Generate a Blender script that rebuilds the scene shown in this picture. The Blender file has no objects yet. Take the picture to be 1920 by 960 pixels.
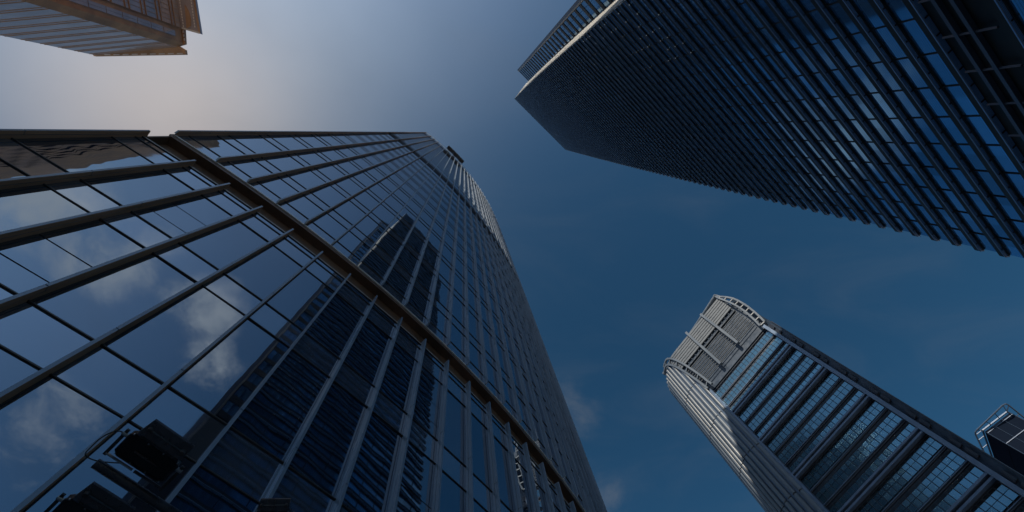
import bpy, math, random
from mathutils import Vector, Matrix
random.seed(7)
S = bpy.context.scene
COL = S.collection

# ------------------------------------------------------------------ camera
CAM_Z = 1.6
F_PX = 893.5                       # focal length for a 1920 px wide frame
zx, zy = (869.8 - 960) / F_PX, (247.9 - 480) / F_PX    # where the zenith stands in the frame
zen = Vector((zx, zy, 1)).normalized()
R = zen.rotation_difference(Vector((0, 0, 1))).to_matrix()      # x right, y down, z forward -> world
right, down, fwd = R @ Vector((1, 0, 0)), R @ Vector((0, 1, 0)), R @ Vector((0, 0, 1))
cam = bpy.data.cameras.new("camera")
cam.sensor_fit = 'HORIZONTAL'
cam.sensor_width = 36
cam.lens = F_PX / 1920 * 36
cam.clip_start = 0.05
cam.clip_end = 6000
co = bpy.data.objects.new("camera", cam)
COL.objects.link(co)
m = Matrix((right, -down, -fwd)).transposed().to_4x4()
m.translation = Vector((0, 0, CAM_Z))
co.matrix_world = m
S.camera = co

# ------------------------------------------------------------------ light
SUN_EL = math.radians(40)
SUN_AZ = Vector((-0.45, -0.893, 0)).normalized()        # horizontal direction towards the sun
sun_dir = Vector((SUN_AZ.x * math.cos(SUN_EL), SUN_AZ.y * math.cos(SUN_EL), math.sin(SUN_EL)))
sl = bpy.data.lights.new("sun", 'SUN')
sl.energy = 4.6
sl.angle = math.radians(0.5)
sl.color = (1.0, 0.88, 0.70)
so = bpy.data.objects.new("sun", sl)
so.rotation_euler = sun_dir.to_track_quat('Z', 'Y').to_euler()
COL.objects.link(so)

W = bpy.data.worlds.new("World")
S.world = W
W.use_nodes = True


class NT:
    """small helper to write node trees as expressions"""
    def __init__(self, tree):
        self.t = tree
        tree.nodes.clear()

    def n(self, kind, **props):
        nd = self.t.nodes.new(kind)
        for k, v in props.items():
            setattr(nd, k, v)
        return nd

    def put(self, sock, v):
        if v is None:
            return
        if hasattr(v, 'is_linked') or hasattr(v, 'links'):
            self.t.links.new(v, sock)
        else:
            if sock.type == 'RGBA' and len(v) == 3:
                v = (*v, 1)
            sock.default_value = v

    def math(self, op, a, b=None, clamp=False):
        nd = self.n('ShaderNodeMath', operation=op, use_clamp=clamp)
        self.put(nd.inputs[0], a)
        if b is not None:
            self.put(nd.inputs[1], b)
        return nd.outputs[0]

    def vmath(self, op, a, b=None, out=0):
        nd = self.n('ShaderNodeVectorMath', operation=op)
        self.put(nd.inputs[0], a)
        if b is not None:
            self.put(nd.inputs[1], b)
        return nd.outputs[out]

    def mix(self, fac, a, b, blend='MIX'):
        nd = self.n('ShaderNodeMix', data_type='RGBA', blend_type=blend)
        self.put(nd.inputs['Factor'], fac)
        self.put(nd.inputs[6], a)
        self.put(nd.inputs[7], b)
        return nd.outputs[2]

    def ramp(self, v, lo, hi, a=0.0, b=1.0, smooth=True):
        nd = self.n('ShaderNodeMapRange', interpolation_type='SMOOTHSTEP' if smooth else 'LINEAR')
        self.put(nd.inputs[0], v)
        for i, x in enumerate((lo, hi, a, b)):
            nd.inputs[i + 1].default_value = x
        return nd.outputs[0]

    def noise(self, vec, scale, detail=4, rough=0.5, dist=0.0):
        nd = self.n('ShaderNodeTexNoise')
        self.put(nd.inputs['Vector'], vec)
        nd.inputs['Scale'].default_value = scale
        nd.inputs['Detail'].default_value = detail
        nd.inputs['Roughness'].default_value = rough
        nd.inputs['Distortion'].default_value = dist
        return nd.outputs['Fac']


w = NT(W.node_tree)
out = w.n('ShaderNodeOutputWorld')
bg = w.n('ShaderNodeBackground')
bg.inputs['Strength'].default_value = 0.1
w.t.links.new(bg.outputs[0], out.inputs[0])
sky = w.n('ShaderNodeTexSky', sky_type='NISHITA')
sky.sun_disc = False
sky.sun_elevation = SUN_EL
sky.sun_rotation = math.atan2(SUN_AZ.x, SUN_AZ.y)
sky.air_density = 1.0
sky.dust_density = 0.6
sky.ozone_density = 3.0
deep = w.mix(1.0, sky.outputs[0], (0.235, 0.53, 0.60), 'MULTIPLY')
gen = w.n('ShaderNodeTexCoord').outputs['Generated']
sep = w.n('ShaderNodeSeparateXYZ')
w.t.links.new(gen, sep.inputs[0])
zc = w.math('MAXIMUM', sep.outputs[2], 0.05)
px = w.math('DIVIDE', sep.outputs[0], zc)
py = w.math('DIVIDE', sep.outputs[1], zc)
cmb = w.n('ShaderNodeCombineXYZ')
w.t.links.new(px, cmb.inputs[0])
w.t.links.new(py, cmb.inputs[1])
pl = cmb.outputs[0]                                     # sky seen as a flat ceiling: clouds lie on it


def lobe(cx, cy, width, power=1.0):
    d = Vector((cx, cy, 1)).normalized()
    c = w.vmath('DOT_PRODUCT', gen, tuple(d), out=1)
    ang = w.math('ARCCOSINE', w.math('MINIMUM', c, 1.0))
    q = w.math('DIVIDE', ang, math.radians(width))
    return w.math('EXPONENT', w.math('MULTIPLY', w.math('MULTIPLY', q, q), -1.0))


# thin bright veil of high haze and cloud on the sun's side of the sky
veil_n = w.ramp(w.noise(pl, 1.6, 5, 0.5), 0.25, 0.8, 0.8, 1.15)
veil = w.math('MULTIPLY', lobe(-0.50, -0.20, 20), veil_n)
veil2 = w.math('MULTIPLY', lobe(-0.48, -1.05, 31), veil_n)
flare_glow = lobe(-0.56, -0.04, 11)  # orange glow added to the sky in place of the lens flare
skyc = w.mix(1.0, deep, w.mix(1.0, (2.2, 2.15, 1.85), veil, 'MULTIPLY'), 'ADD')
skyc = w.mix(1.0, skyc, w.mix(1.0, (3.1, 3.55, 4.9), veil2, 'MULTIPLY'), 'ADD')
skyc = w.mix(1.0, skyc, w.mix(1.0, (2.3, 1.35, 0.45), flare_glow, 'MULTIPLY'), 'ADD')
# faint streaks of high cloud all over, then loose cumulus scraps
st = w.ramp(w.noise(w.vmath('MULTIPLY', pl, (1.0, 2.2, 1.0)), 2.3, 7, 0.55, 0.6), 0.40, 0.78, 0.0, 1.0)
skyc = w.mix(w.math('MULTIPLY', st, 0.10), skyc, (1.5, 1.75, 2.1))
cn = w.noise(pl, 7.0, 8, 0.62, 0.25)


def cloud(cx, cy, r, lo, hi):
    d = w.vmath('DISTANCE', pl, (cx, cy, 0), out=1)
    k = w.ramp(d, r * 0.15, r, 1.0, 0.0)
    return w.math('MULTIPLY', w.ramp(w.math('ADD', cn, w.math('MULTIPLY', w.math('SUBTRACT', k, 1.0), 0.35)), lo, hi), k)


for amount, colour, spots in (
        (0.80, (6.6, 6.7, 6.8), ((-0.06, -0.82, 0.30, 0.30, 0.66), (0.11, -0.74, 0.23, 0.30, 0.66), (0.29, -0.60, 0.20, 0.28, 0.62),
                                 (0.43, -0.60, 0.15, 0.30, 0.62), (0.50, -1.02, 0.38, 0.42, 0.85))),
        (0.38, (2.4, 2.4, 2.4), ((0.235, 0.655, 0.19, 0.32, 0.90), (0.31, 0.93, 0.21, 0.30, 0.90))),
        (0.80, (3.5, 3.7, 3.9), ((0.06, 0.82, 0.30, 0.22, 0.70),))):
    cl = None
    for c in spots:
        v = cloud(*c)
        cl = v if cl is None else w.math('MAXIMUM', cl, v)
    skyc = w.mix(w.math('MULTIPLY', cl, amount), skyc, colour)
w.t.links.new(skyc, bg.inputs[0])

S.view_settings.view_transform = 'Standard'
S.view_settings.look = 'None'
S.view_settings.gamma = 1
S.view_settings.use_curve_mapping = False
S.view_settings.exposure = 0.0
S.render.engine = 'CYCLES'
S.cycles.use_denoising = True
S.cycles.max_bounces = 8
S.cycles.diffuse_bounces = 3
S.cycles.glossy_bounces = 5
S.cycles.transmission_bounces = 4
S.cycles.transparent_max_bounces = 8
S.cycles.sample_clamp_indirect = 4


# ------------------------------------------------------------------ materials
def pbr(name, color, rough=0.5, metal=0.0, ior=1.5, var=0.0, var_scale=0.4, bump=0.0, bump_scale=6.0, emit=None,
        rand=0.0, stripe=None, alpha=1.0, streak=False, tint=None, spec=None, cells=None):
    mt = bpy.data.materials.new(name)
    mt.use_nodes = True
    t = NT(mt.node_tree)
    o = t.n('ShaderNodeOutputMaterial')
    b = t.n('ShaderNodeBsdfPrincipled')
    t.t.links.new(b.outputs[0], o.inputs[0])
    pos = t.n('ShaderNodeNewGeometry').outputs['Position']
    c = (*color, 1)
    if var:
        vec = pos
        if streak:
            vec = t.vmath('MULTIPLY', pos, (1, 1, 0.12))
        nz = t.noise(vec, var_scale, 6, 0.6)
        c = t.mix(t.ramp(nz, 0.3, 0.7), tuple(x * (1 - var) for x in color), tuple(min(1, x * (1 + var)) for x in color))
        t.put(b.inputs['Roughness'], t.ramp(nz, 0.3, 0.7, max(0.0, rough * 0.8), min(1, rough * 1.25)))
    else:
        b.inputs['Roughness'].default_value = rough
    if rand:
        oi = t.n('ShaderNodeObjectInfo').outputs['Random']
        c = t.mix(1.0, c, t.mix(oi, (1 - rand,) * 3, (1 + rand,) * 3), 'MULTIPLY')
    if cells:                                       # single panes differ a little in tint
        ca = t.math('FLOOR', t.math('DIVIDE', t.vmath('DOT_PRODUCT', pos, cells[0], out=1), cells[1]))
        cz = t.math('FLOOR', t.math('DIVIDE', t.vmath('DOT_PRODUCT', pos, (0, 0, 1), out=1), cells[2]))
        cc_ = t.n('ShaderNodeCombineXYZ')
        t.t.links.new(ca, cc_.inputs[0])
        t.t.links.new(cz, cc_.inputs[1])
        wn = t.n('ShaderNodeTexWhiteNoise', noise_dimensions='2D')
        t.t.links.new(cc_.outputs[0], wn.inputs['Vector'])
        c = t.mix(1.0, c, t.mix(wn.outputs[0], (1 - cells[3],) * 3, (1, 1, 1)), 'MULTIPLY')
    if stripe:                                      # fine horizontal lines printed or pressed into the panel
        s = t.n('ShaderNodeSeparateXYZ')
        t.t.links.new(pos, s.inputs[0])
        v = t.vmath('DOT_PRODUCT', pos, stripe[0], out=1)
        f = t.math('FRACT', t.math('DIVIDE', v, stripe[1]))
        c = t.mix(t.math('LESS_THAN', f, stripe[2]), c, tuple(x * stripe[3] for x in color))
    t.put(b.inputs['Base Color'], c)
    b.inputs['Metallic'].default_value = metal
    b.inputs['IOR'].default_value = ior
    if spec is not None:
        b.inputs['Specular IOR Level'].default_value = spec
    if tint:
        b.inputs['Specular Tint'].default_value = (*tint, 1)
    if bump:
        bp = t.n('ShaderNodeBump')
        bp.inputs['Strength'].default_value = 1.0
        bp.inputs['Distance'].default_value = bump
        t.put(bp.inputs['Height'], t.noise(pos, bump_scale, 2, 0.4))
        t.t.links.new(bp.outputs[0], b.inputs['Normal'])
    if emit:
        b.inputs['Emission Color'].default_value = (*emit[0], 1)
        b.inputs['Emission Strength'].default_value = emit[1]
    if alpha < 1:
        tr = t.n('ShaderNodeBsdfTransparent')
        tr.inputs[0].default_value = (0.55, 0.62, 0.70, 1)
        mx = t.n('ShaderNodeMixShader')
        lw = t.n('ShaderNodeLayerWeight')
        lw.inputs['Blend'].default_value = 0.35
        t.put(mx.inputs[0], t.math('SUBTRACT', 1.0, t.math('MULTIPLY', t.math('SUBTRACT', 1.0, lw.outputs['Fresnel']), 1 - alpha)))
        t.t.links.new(tr.outputs[0], mx.inputs[1])
        t.t.links.new(b.outputs[0], mx.inputs[2])
        t.t.links.new(mx.outputs[0], o.inputs[0])
    return mt


M = {}
M['glass'] = pbr('coated_glass', (0.010, 0.018, 0.034), 0.012, ior=5.2, bump=0.005, bump_scale=0.55, rand=0.25, alpha=0.80, tint=(0.72, 0.85, 1.0))
M['glass_up'] = pbr('coated_glass_upper', (0.012, 0.022, 0.040), 0.012, ior=5.2, bump=0.004, bump_scale=0.55, rand=0.25, tint=(0.72, 0.85, 1.0))
M['spandrel'] = pbr('spandrel_glass', (0.050, 0.060, 0.080), 0.03, ior=4.8, tint=(0.75, 0.86, 1.0), bump=0.003, bump_scale=0.7, rand=0.2, var=0.12, var_scale=0.8, streak=True)
M['fin_flare_side'] = pbr('flare_tinted_fin_side', (0.46, 0.235, 0.125), 0.45, var=0.15, var_scale=2.5, streak=True)  # brown base colour stands in for warm flare light on the fins
M['fin'] = pbr('blue_grey_aluminium', (0.175, 0.23, 0.32), 0.30, metal=0.1, var=0.10, var_scale=2.5, streak=True)
M['fin_dark'] = pbr('fin_joint', (0.05, 0.045, 0.042), 0.5)
M['bronze'] = pbr('dark_bronze_panel', (0.11, 0.064, 0.042), 0.5, metal=0.0, var=0.25, var_scale=0.7, streak=True)
M['transom'] = pbr('dark_transom', (0.035, 0.030, 0.030), 0.45, metal=0.2)
M['sill'] = pbr('pale_aluminium_sill', (0.62, 0.61, 0.60), 0.35, metal=0.1, var=0.1, var_scale=2)
M['dark'] = pbr('dark_core', (0.02, 0.02, 0.022), 0.8)
M['ceiling'] = pbr('office_ceiling', (0.30, 0.31, 0.33), 0.9, var=0.1, var_scale=1.5)
M['tube'] = pbr('ceiling_tube', (0.9, 0.9, 0.85), 0.5, emit=((1.0, 0.95, 0.85), 3.0))
M['t2_soffit'] = pbr('ledge_soffit', (0.20, 0.38, 0.70), 0.40, metal=0.0, stripe=((0.676, -0.737, 0.0), 0.055, 0.3, 0.45), var=0.15, var_scale=0.5)
M['t2_fascia'] = pbr('ledge_fascia', (0.014, 0.017, 0.025), 0.6, var=0.2, var_scale=0.3)
M['t2_nose'] = pbr('ledge_nose', (0.10, 0.12, 0.17), 0.4, metal=0.4)
M['t2_glass'] = pbr('blue_glass_band', (0.31, 0.62, 0.93), 0.06, metal=0.92, rand=0.2, cells=((0.737, 0.676, 0.0), 2.22, 1.639, 0.45), bump=0.0006, bump_scale=1.0, stripe=((0, 0, 1.0), 0.12, 0.25, 0.35))
M['t2_rib'] = pbr('ledge_rib', (0.012, 0.014, 0.02), 0.6)
M['t2_white'] = pbr('pale_side_cladding', (0.33, 0.33, 0.33), 0.45, var=0.15, var_scale=0.6)
M['lamp'] = pbr('soffit_lamp', (0.9, 0.9, 0.9), 0.5, emit=((0.85, 0.93, 1.0), 0.25))
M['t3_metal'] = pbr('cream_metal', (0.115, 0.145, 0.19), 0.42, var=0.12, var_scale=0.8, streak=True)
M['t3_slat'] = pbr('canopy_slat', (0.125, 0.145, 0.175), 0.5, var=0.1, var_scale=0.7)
M['t3_glass'] = pbr('t3_window_glass', (0.115, 0.235, 0.325), 0.16, metal=0.8, rand=0.12, bump=0.002, bump_scale=0.3)
M['t3_dark'] = pbr('t3_dark_spandrel', (0.034, 0.056, 0.095), 0.4, var=0.2, var_scale=0.6)  # dark blue body colour of spandrels, core and screen backing
M['t3_ledge'] = pbr('t3_ledge', (0.11, 0.17, 0.28), 0.45, metal=0.2, var=0.15, var_scale=0.6)
M['t3_mull'] = pbr('t3_mullion', (0.05, 0.06, 0.085), 0.5, metal=0.2)
M['t4_glass'] = pbr('t4_dark_glass', (0.010, 0.016, 0.032), 0.5, spec=0.0, rand=0.3)
M['t4_frame'] = pbr('t4_frame', (0.05, 0.08, 0.14), 0.45, metal=0.3)
M['tl_glass'] = pbr('tl_pale_glass', (0.34, 0.32, 0.37), 0.08, ior=2.4, rand=0.1, var=0.15, var_scale=0.2)
M['tl_brown'] = pbr('tl_brown_cladding', (0.38, 0.235, 0.15), 0.6, var=0.25, var_scale=0.25)
M['tl_line'] = pbr('tl_floor_line', (0.30, 0.19, 0.13), 0.6)
M['tl_white'] = pbr('tl_white_panel', (0.65, 0.64, 0.66), 0.4)
M['stone'] = pbr('brown_stone', (0.58, 0.33, 0.19), 0.75, var=0.25, var_scale=0.3)
M['black'] = pbr('black_lamp_housing', (0.028, 0.028, 0.032), 0.34, var=0.3, var_scale=8)
M['lens'] = pbr('lamp_glass', (0.008, 0.007, 0.007), 0.05)
M['pole'] = pbr('dark_steel_tube', (0.055, 0.06, 0.075), 0.28, metal=0.7, var=0.2, var_scale=6)
M['steel'] = pbr('bare_steel', (0.30, 0.32, 0.36), 0.3, metal=0.8)
M['rubber'] = pbr('cable_rubber', (0.02, 0.02, 0.02), 0.5)
M['paving'] = pbr('granite_paving', (0.44, 0.42, 0.39), 0.8, var=0.2, var_scale=0.9)


# ------------------------------------------------------------------ mesh helpers
class MB:
    def __init__(self):
        self.v, self.f, self.mi, self.mats = [], [], [], []

    def mat(self, mt):
        if mt not in self.mats:
            self.mats.append(mt)
        return self.mats.index(mt)

    def poly(self, pts, mt):
        i = len(self.v)
        self.v += [tuple(p) for p in pts]
        self.f.append(tuple(range(i, i + len(pts))))
        self.mi.append(self.mat(mt))

    def hexa(self, a, b, mt):
        """two loops of the same length joined into a closed solid"""
        n = len(a)
        i = len(self.v)
        self.v += [tuple(p) for p in a] + [tuple(p) for p in b]
        k = self.mat(mt)
        fs = [tuple(i + j for j in reversed(range(n))), tuple(i + n + j for j in range(n))]
        fs += [(i + j, i + (j + 1) % n, i + n + (j + 1) % n, i + n + j) for j in range(n)]
        self.f += fs
        self.mi += [k] * len(fs)

    def prism(self, pts2, z0, z1, mt):
        self.hexa([(x, y, z0) for x, y in pts2], [(x, y, z1) for x, y in pts2], mt)

    def bar(self, p, q, wd, ht, mt, up=(0, 0, 1)):
        p, q = Vector(p), Vector(q)
        d = (q - p).normalized()
        u = Vector(up)
        s = d.cross(u)
        if s.length < 1e-5:
            s = d.cross(Vector((1, 0, 0)))
        s.normalize()
        u = s.cross(d)
        s, u = s * wd / 2, u * ht / 2
        self.hexa([p - s - u, p + s - u, p + s + u, p - s + u], [q - s - u, q + s - u, q + s + u, q - s + u], mt)

    def tube(self, pts, r, mt, n=10):
        pts = [Vector(p) for p in pts]
        rings = []
        i0 = len(self.v)
        prev = None
        for j, p in enumerate(pts):
            d = (pts[min(j + 1, len(pts) - 1)] - pts[max(j - 1, 0)]).normalized()
            if prev is None:
                a = d.cross(Vector((0, 0, 1)))
                if a.length < 1e-4:
                    a = d.cross(Vector((1, 0, 0)))
            else:
                a = prev - d * prev.dot(d)
            a.normalize()
            prev = a
            b = d.cross(a)
            for k in range(n):
                t = 2 * math.pi * k / n
                self.v.append(tuple(p + r * (math.cos(t) * a + math.sin(t) * b)))
        k0 = self.mat(mt)
        for j in range(len(pts) - 1):
            for k in range(n):
                self.f.append((i0 + j * n + k, i0 + j * n + (k + 1) % n, i0 + (j + 1) * n + (k + 1) % n, i0 + (j + 1) * n + k))
                self.mi.append(k0)
        e0 = self.v[i0:i0 + n][::-1]
        e1 = self.v[i0 + (len(pts) - 1) * n:i0 + len(pts) * n]
        self.poly(e0, mt)
        self.poly(e1, mt)

    def build(self, name, parent=None, smooth=False):
        me = bpy.data.meshes.new(name)
        me.from_pydata(self.v, [], self.f)
        for mt in self.mats:
            me.materials.append(mt)
        for p, k in zip(me.polygons, self.mi):
            p.material_index = k
            p.use_smooth = smooth
        me.update()
        o = bpy.data.objects.new(name, me)
        COL.objects.link(o)
        if parent is not None:
            o.parent = parent
            o.matrix_parent_inverse = Matrix.Translation(-parent.location)
        return o


def thing(name, label, cat, loc, group=None):
    o = bpy.data.objects.new(name, None)
    COL.objects.link(o)
    o.location = loc
    o['label'] = label
    o['category'] = cat
    if group:
        o['group'] = group
    return o


def lerp2(a, b, k):
    return (a[0] + (b[0] - a[0]) * k, a[1] + (b[1] - a[1]) * k)


U = 18.0                                       # one unit: height of the recessed band of the near tower above the eye


def zz(h, unit=U):
    return CAM_Z + h * unit


# ------------------------------------------------------------------ ground
g = MB()
g.poly([(-2500, -2500, 0), (2500, -2500, 0), (2500, 2500, 0), (-2500, 2500, 0)], M['paving'])
g.build('ground')['kind'] = 'structure'

# ================================================================== near tower (left)
TH0, KAPPA, SP = 0.6261, 0.022, 0.0727 * U
N_FIN = 35
arc = {}


def arc_pt(n):
    if n < 1:
        n = 1 - (1 - n) * 1.27                   # the corner bay is wider than the others
    key = round(n * 1000)
    if key not in arc:
        x, y = -0.5785 * U, 0.0156 * U
        st = 40
        for i in range(st):
            t = TH0 + KAPPA * n * (i + 0.5) / st
            x += SP * n / st * math.cos(t)
            y += SP * n / st * math.sin(t)
        arc[key] = (Vector((x, y, 0)), Vector((math.cos(TH0 + KAPPA * n), math.sin(TH0 + KAPPA * n), 0)))
    p, t = arc[key]
    return p, t, Vector((t.y, -t.x, 0))         # point, tangent, outward normal


T1_TOP = 8.0
FIN_D = 0.235                                    # fin depth; arc_pt runs along the fin tips
t1 = thing('office_tower', 'curved glass tower close by on the left, with projecting fins and one recessed band', 'office tower', (-30, 35, 0))


def gp(n, h, off=0.0, u=0.0):
    """point of the facade: off = metres out from the glass line, u = metres along"""
    p, t, nn = arc_pt(n)
    q = p + nn * (off - FIN_D) + t * u
    return Vector((q.x, q.y, zz(h)))


BASE_H = -CAM_Z / U
FLOOR = 0.2475
SPB = [0.409 + FLOOR * k for k in range(-1, 3)]        # spandrel bottoms in the lower block
SPH = 0.060


def pane(mb, n, h0, h1, mt, off=0.0, tilt=0.0022, gap=0.03, inset=0.02):
    a, b = gp(n, h0, off, gap), gp(n + 1, h0, off, -gap)
    p, t, nn = arc_pt(n + 0.5)
    tx, tz = random.uniform(-tilt, tilt), random.uniform(-tilt, tilt)
    wd, ht = (b - a).length, (h1 - h0) * U
    ez = Vector((0, 0, 1))
    pts = []
    for (q, sx, sz) in ((a, -1, -1), (b, 1, -1), (b, 1, 1), (a, -1, 1)):
        c = Vector((q.x, q.y, zz(h0) + inset if sz < 0 else zz(h1) - inset))
        c += nn * (sx * tx * wd / 2 + sz * tz * ht / 2)
        pts.append(c)
    back = [c - nn * 0.03 for c in pts]
    mb.hexa(back, pts, mt)


# which panes the picture shows largest: lower block of bays 0..19, three storeys
n_win = 0
rest_w, rest_s = MB(), MB()
for n in range(N_FIN):
    lows = []
    hs = [BASE_H + 0.002] + [v for b in SPB for v in (b, b + SPH)] + [0.985]
    for i in range(len(hs) - 1):
        h0, h1 = hs[i], hs[i + 1]
        if i % 2 == 0 and i < len(hs) - 2:
            cuts = [h0, h1]
            if n in (2, 9, 14) and i > 0:
                cuts = [h0, h0 + 0.037, h0 + 0.095, h1]
            for q in range(len(cuts) - 1):
                big = n < 18 and i > 0 and n_win < 99
                mb = MB() if big else rest_w
                pane(mb, n, cuts[q], cuts[q + 1], M['glass'], tilt=0.005)
                if big:
                    n_win += 1
                    o = mb.build('window_pane', t1)
                    if n == 7 and i == 4:
                        o['label'] = 'top-hung window pane standing a little open'
        elif i % 2 == 1:
            big = n < 18 and i > 1
            mb = MB() if big else rest_s
            pane(mb, n, h0, h1, M['spandrel'])
            if big:
                mb.build('spandrel_panel', t1)
        else:
            pane(rest_s, n, h0, h1, M['glass_up'])
    # upper part
    ups = [1.09, 1.1415]
    k = 0
    while 1.267 + FLOOR * k < T1_TOP - 0.3:
        ups += [1.267 + FLOOR * k, 1.327 + FLOOR * k]
        k += 1
    ups.append(T1_TOP - 0.06)
    for i in range(len(ups) - 1):
        h0, h1 = ups[i], ups[i + 1]
        sp = (h1 - h0) < 0.1
        if sp:
            pane(rest_s, n, h0, h1, M['spandrel'], tilt=0.003)
        else:
            big = n_win < 99 and n < 14 and h0 < 1.6
            mb = MB() if big else rest_w
            pane(mb, n, h0, h1, M['glass_up'], tilt=0.003)
            if big:
                n_win += 1
                mb.build('window_pane', t1)
o = rest_w.build('far_window_panes', t1)
o['kind'] = 'stuff'
o = rest_s.build('far_spandrel_panels', t1)
o['kind'] = 'stuff'

# transoms
tb = MB()
lev = [v for b in SPB for v in (b, b + SPH)] + [0.985, 1.1415]
k = 0
while 1.267 + FLOOR * k < T1_TOP - 0.3:
    lev += [1.267 + FLOOR * k, 1.327 + FLOOR * k]
    k += 1
for h in lev:
    for n in range(N_FIN):
        a, b = gp(n, h, 0.012), gp(n + 1, h, 0.012)
        tb.bar(a, b, 0.035, 0.030, M['transom'])
tb.build('transom_grid', t1)


def fin(n, h0, h1, chamfer=0.0):
    mb = MB()
    p, t, nn = arc_pt(n)

    def seg(z0, z1, o0, o1, wd, mt, cut=0.0):
        s = t * wd / 2
        a = p + nn * (o0 - FIN_D)
        b = p + nn * (o1 - FIN_D)
        lo = [a - s, b - s, b + s, a + s]
        l0 = [Vector((q.x, q.y, z0 + (cut if i in (1, 2) else 0))) for i, q in enumerate(lo)]
        l1 = [Vector((q.x, q.y, z1)) for q in lo]
        mb.hexa(l0, l1, mt)
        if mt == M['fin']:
            mb.mi[-2] = mb.mat(M['fin_flare_side'])      # the fin's other face is painted with the flare's warm cast
    z0, z1 = zz(h0), zz(h1)
    # the core runs through; the outer blades are cut at every storey joint
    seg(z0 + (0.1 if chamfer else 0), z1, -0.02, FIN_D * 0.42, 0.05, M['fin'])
    joints = [z0]
    q = 0.484 - FLOOR * 4
    while q < h1:
        if h0 + 0.03 < q < h1 - 0.03:
            joints.append(zz(q + (n % 2) * 0.0))
        q += FLOOR
    joints.append(z1)
    for i in range(len(joints) - 1):
        a, b = joints[i], joints[i + 1]
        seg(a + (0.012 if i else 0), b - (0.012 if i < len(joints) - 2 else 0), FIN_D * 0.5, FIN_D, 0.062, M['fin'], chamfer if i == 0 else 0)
        if i:
            seg(a - 0.05, a + 0.05, FIN_D * 0.42, FIN_D * 0.9, 0.056, M['fin_dark'])
    seg(z0 + 0.12, z1 - 0.02, FIN_D * 0.40, FIN_D * 0.52, 0.030, M['fin_dark'])
    return mb.build('fin', t1)


for n in range(N_FIN):
    fin(n, BASE_H + 0.01, 1.0)
    fin(n, 1.0865, T1_TOP, 0.16)

# recessed band, its sills, the crossing rail and the parapet
ch = MB()
for n in range(N_FIN):
    a0, b0 = gp(n, 0.99, -0.75), gp(n + 1, 0.99, -0.75)
    a1, b1 = gp(n, 1.0835, -0.75), gp(n + 1, 1.0835, -0.75)
    ch.poly([a0, b0, b1, a1], M['bronze'])
    # soffit of the upper block and two steps inside the recess
    ch.hexa([gp(n, 1.072, 0.02), gp(n + 1, 1.072, 0.02), gp(n + 1, 1.072, -0.75), gp(n, 1.072, -0.75)],
            [gp(n, 1.0835, 0.02), gp(n + 1, 1.0835, 0.02), gp(n + 1, 1.0835, -0.75), gp(n, 1.0835, -0.75)], M['bronze'])
    ch.hexa([gp(n, 1.035, -0.33, 0.006), gp(n + 1, 1.035, -0.33, -0.006), gp(n + 1, 1.035, -0.74, -0.006), gp(n, 1.035, -0.74, 0.006)],
            [gp(n, 1.0715, -0.33, 0.006), gp(n + 1, 1.0715, -0.33, -0.006), gp(n + 1, 1.0715, -0.74, -0.006), gp(n, 1.0715, -0.74, 0.006)], M['bronze'])
ch.build('recessed_band', t1)
for (h, off, ht) in ((0.9885, -0.01, 0.03), (1.087, 0.03, 0.075)):
    sl_ = MB()
    for n in range(N_FIN):
        sl_.bar(gp(n, h, off, 0.004), gp(n + 1, h, off, -0.004), 0.07, ht, M['sill'])
    sl_.build('sill', t1)
for (h, off, wd, ht) in ((4.06, FIN_D * 0.55, 0.16, 0.34), (7.35, 0.06, 0.12, 0.4)):
    rl = MB()
    for n in range(N_FIN):
        rl.bar(gp(n, h, off), gp(n + 1, h, off), wd, ht, M['transom'])
    rl.build('crossing_rail', t1)
pa = MB()
for n in range(N_FIN):
    pa.hexa([gp(n, T1_TOP - 0.055, 0.05), gp(n + 1, T1_TOP - 0.055, 0.05), gp(n + 1, T1_TOP - 0.055, -0.6), gp(n, T1_TOP - 0.055, -0.6)],
            [gp(n, T1_TOP, 0.05), gp(n + 1, T1_TOP, 0.05), gp(n + 1, T1_TOP, -0.6), gp(n, T1_TOP, -0.6)], M['sill'])
pa.build('parapet', t1)
# solid body behind the glass: offices of the lower block stay hollow for 7 m
bd = MB()
front = [gp(n, 0, -0.12) for n in range(N_FIN + 1)]
deep_ = [gp(n, 0, -6.0) for n in range(N_FIN + 1)]
backp = [Vector((front[-1].x - 45, front[-1].y + 25, 0)), Vector((-48, 45, 0)), Vector((-26, 8, 0))]
bd.prism([(p.x, p.y) for p in deep_ + backp], 0, zz(1.0), M['dark'])
frontc = [gp(n, 0, -0.78) for n in range(N_FIN + 1)]
bd.prism([(p.x, p.y) for p in frontc + backp], zz(0.9995), zz(1.0845), M['dark'])
bd.prism([(p.x, p.y) for p in front + backp], zz(1.085), zz(T1_TOP - 0.06), M['dark'])
bd.build('core_wall', t1)
# end return wall at the first fin
rw = MB()
e0 = gp(0, 0, -0.02)
e1 = gp(0, 0, -9.0)
for (h0, h1) in ((BASE_H + 0.001, 0.986), (1.086, T1_TOP - 0.06)):
    rw.hexa([(e0.x, e0.y, zz(h0)), (e1.x, e1.y, zz(h0)), (e1.x - 0.1, e1.y - 0.08, zz(h0)), (e0.x - 0.1, e0.y - 0.08, zz(h0))],
            [(e0.x, e0.y, zz(h1)), (e1.x, e1.y, zz(h1)), (e1.x - 0.1, e1.y - 0.08, zz(h1)), (e0.x - 0.1, e0.y - 0.08, zz(h1))], M['bronze'])
rw.hexa([gp(0, 0.99, -0.74), gp(0, 0.99, 0.0), gp(0, 0.99, 0.0, 0.06), gp(0, 0.99, -0.74, 0.06)],
        [gp(0, 1.0715, -0.74), gp(0, 1.0715, 0.0), gp(0, 1.0715, 0.0, 0.06), gp(0, 1.0715, -0.74, 0.06)], M['bronze'])
rw.build('end_wall', t1)
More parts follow.
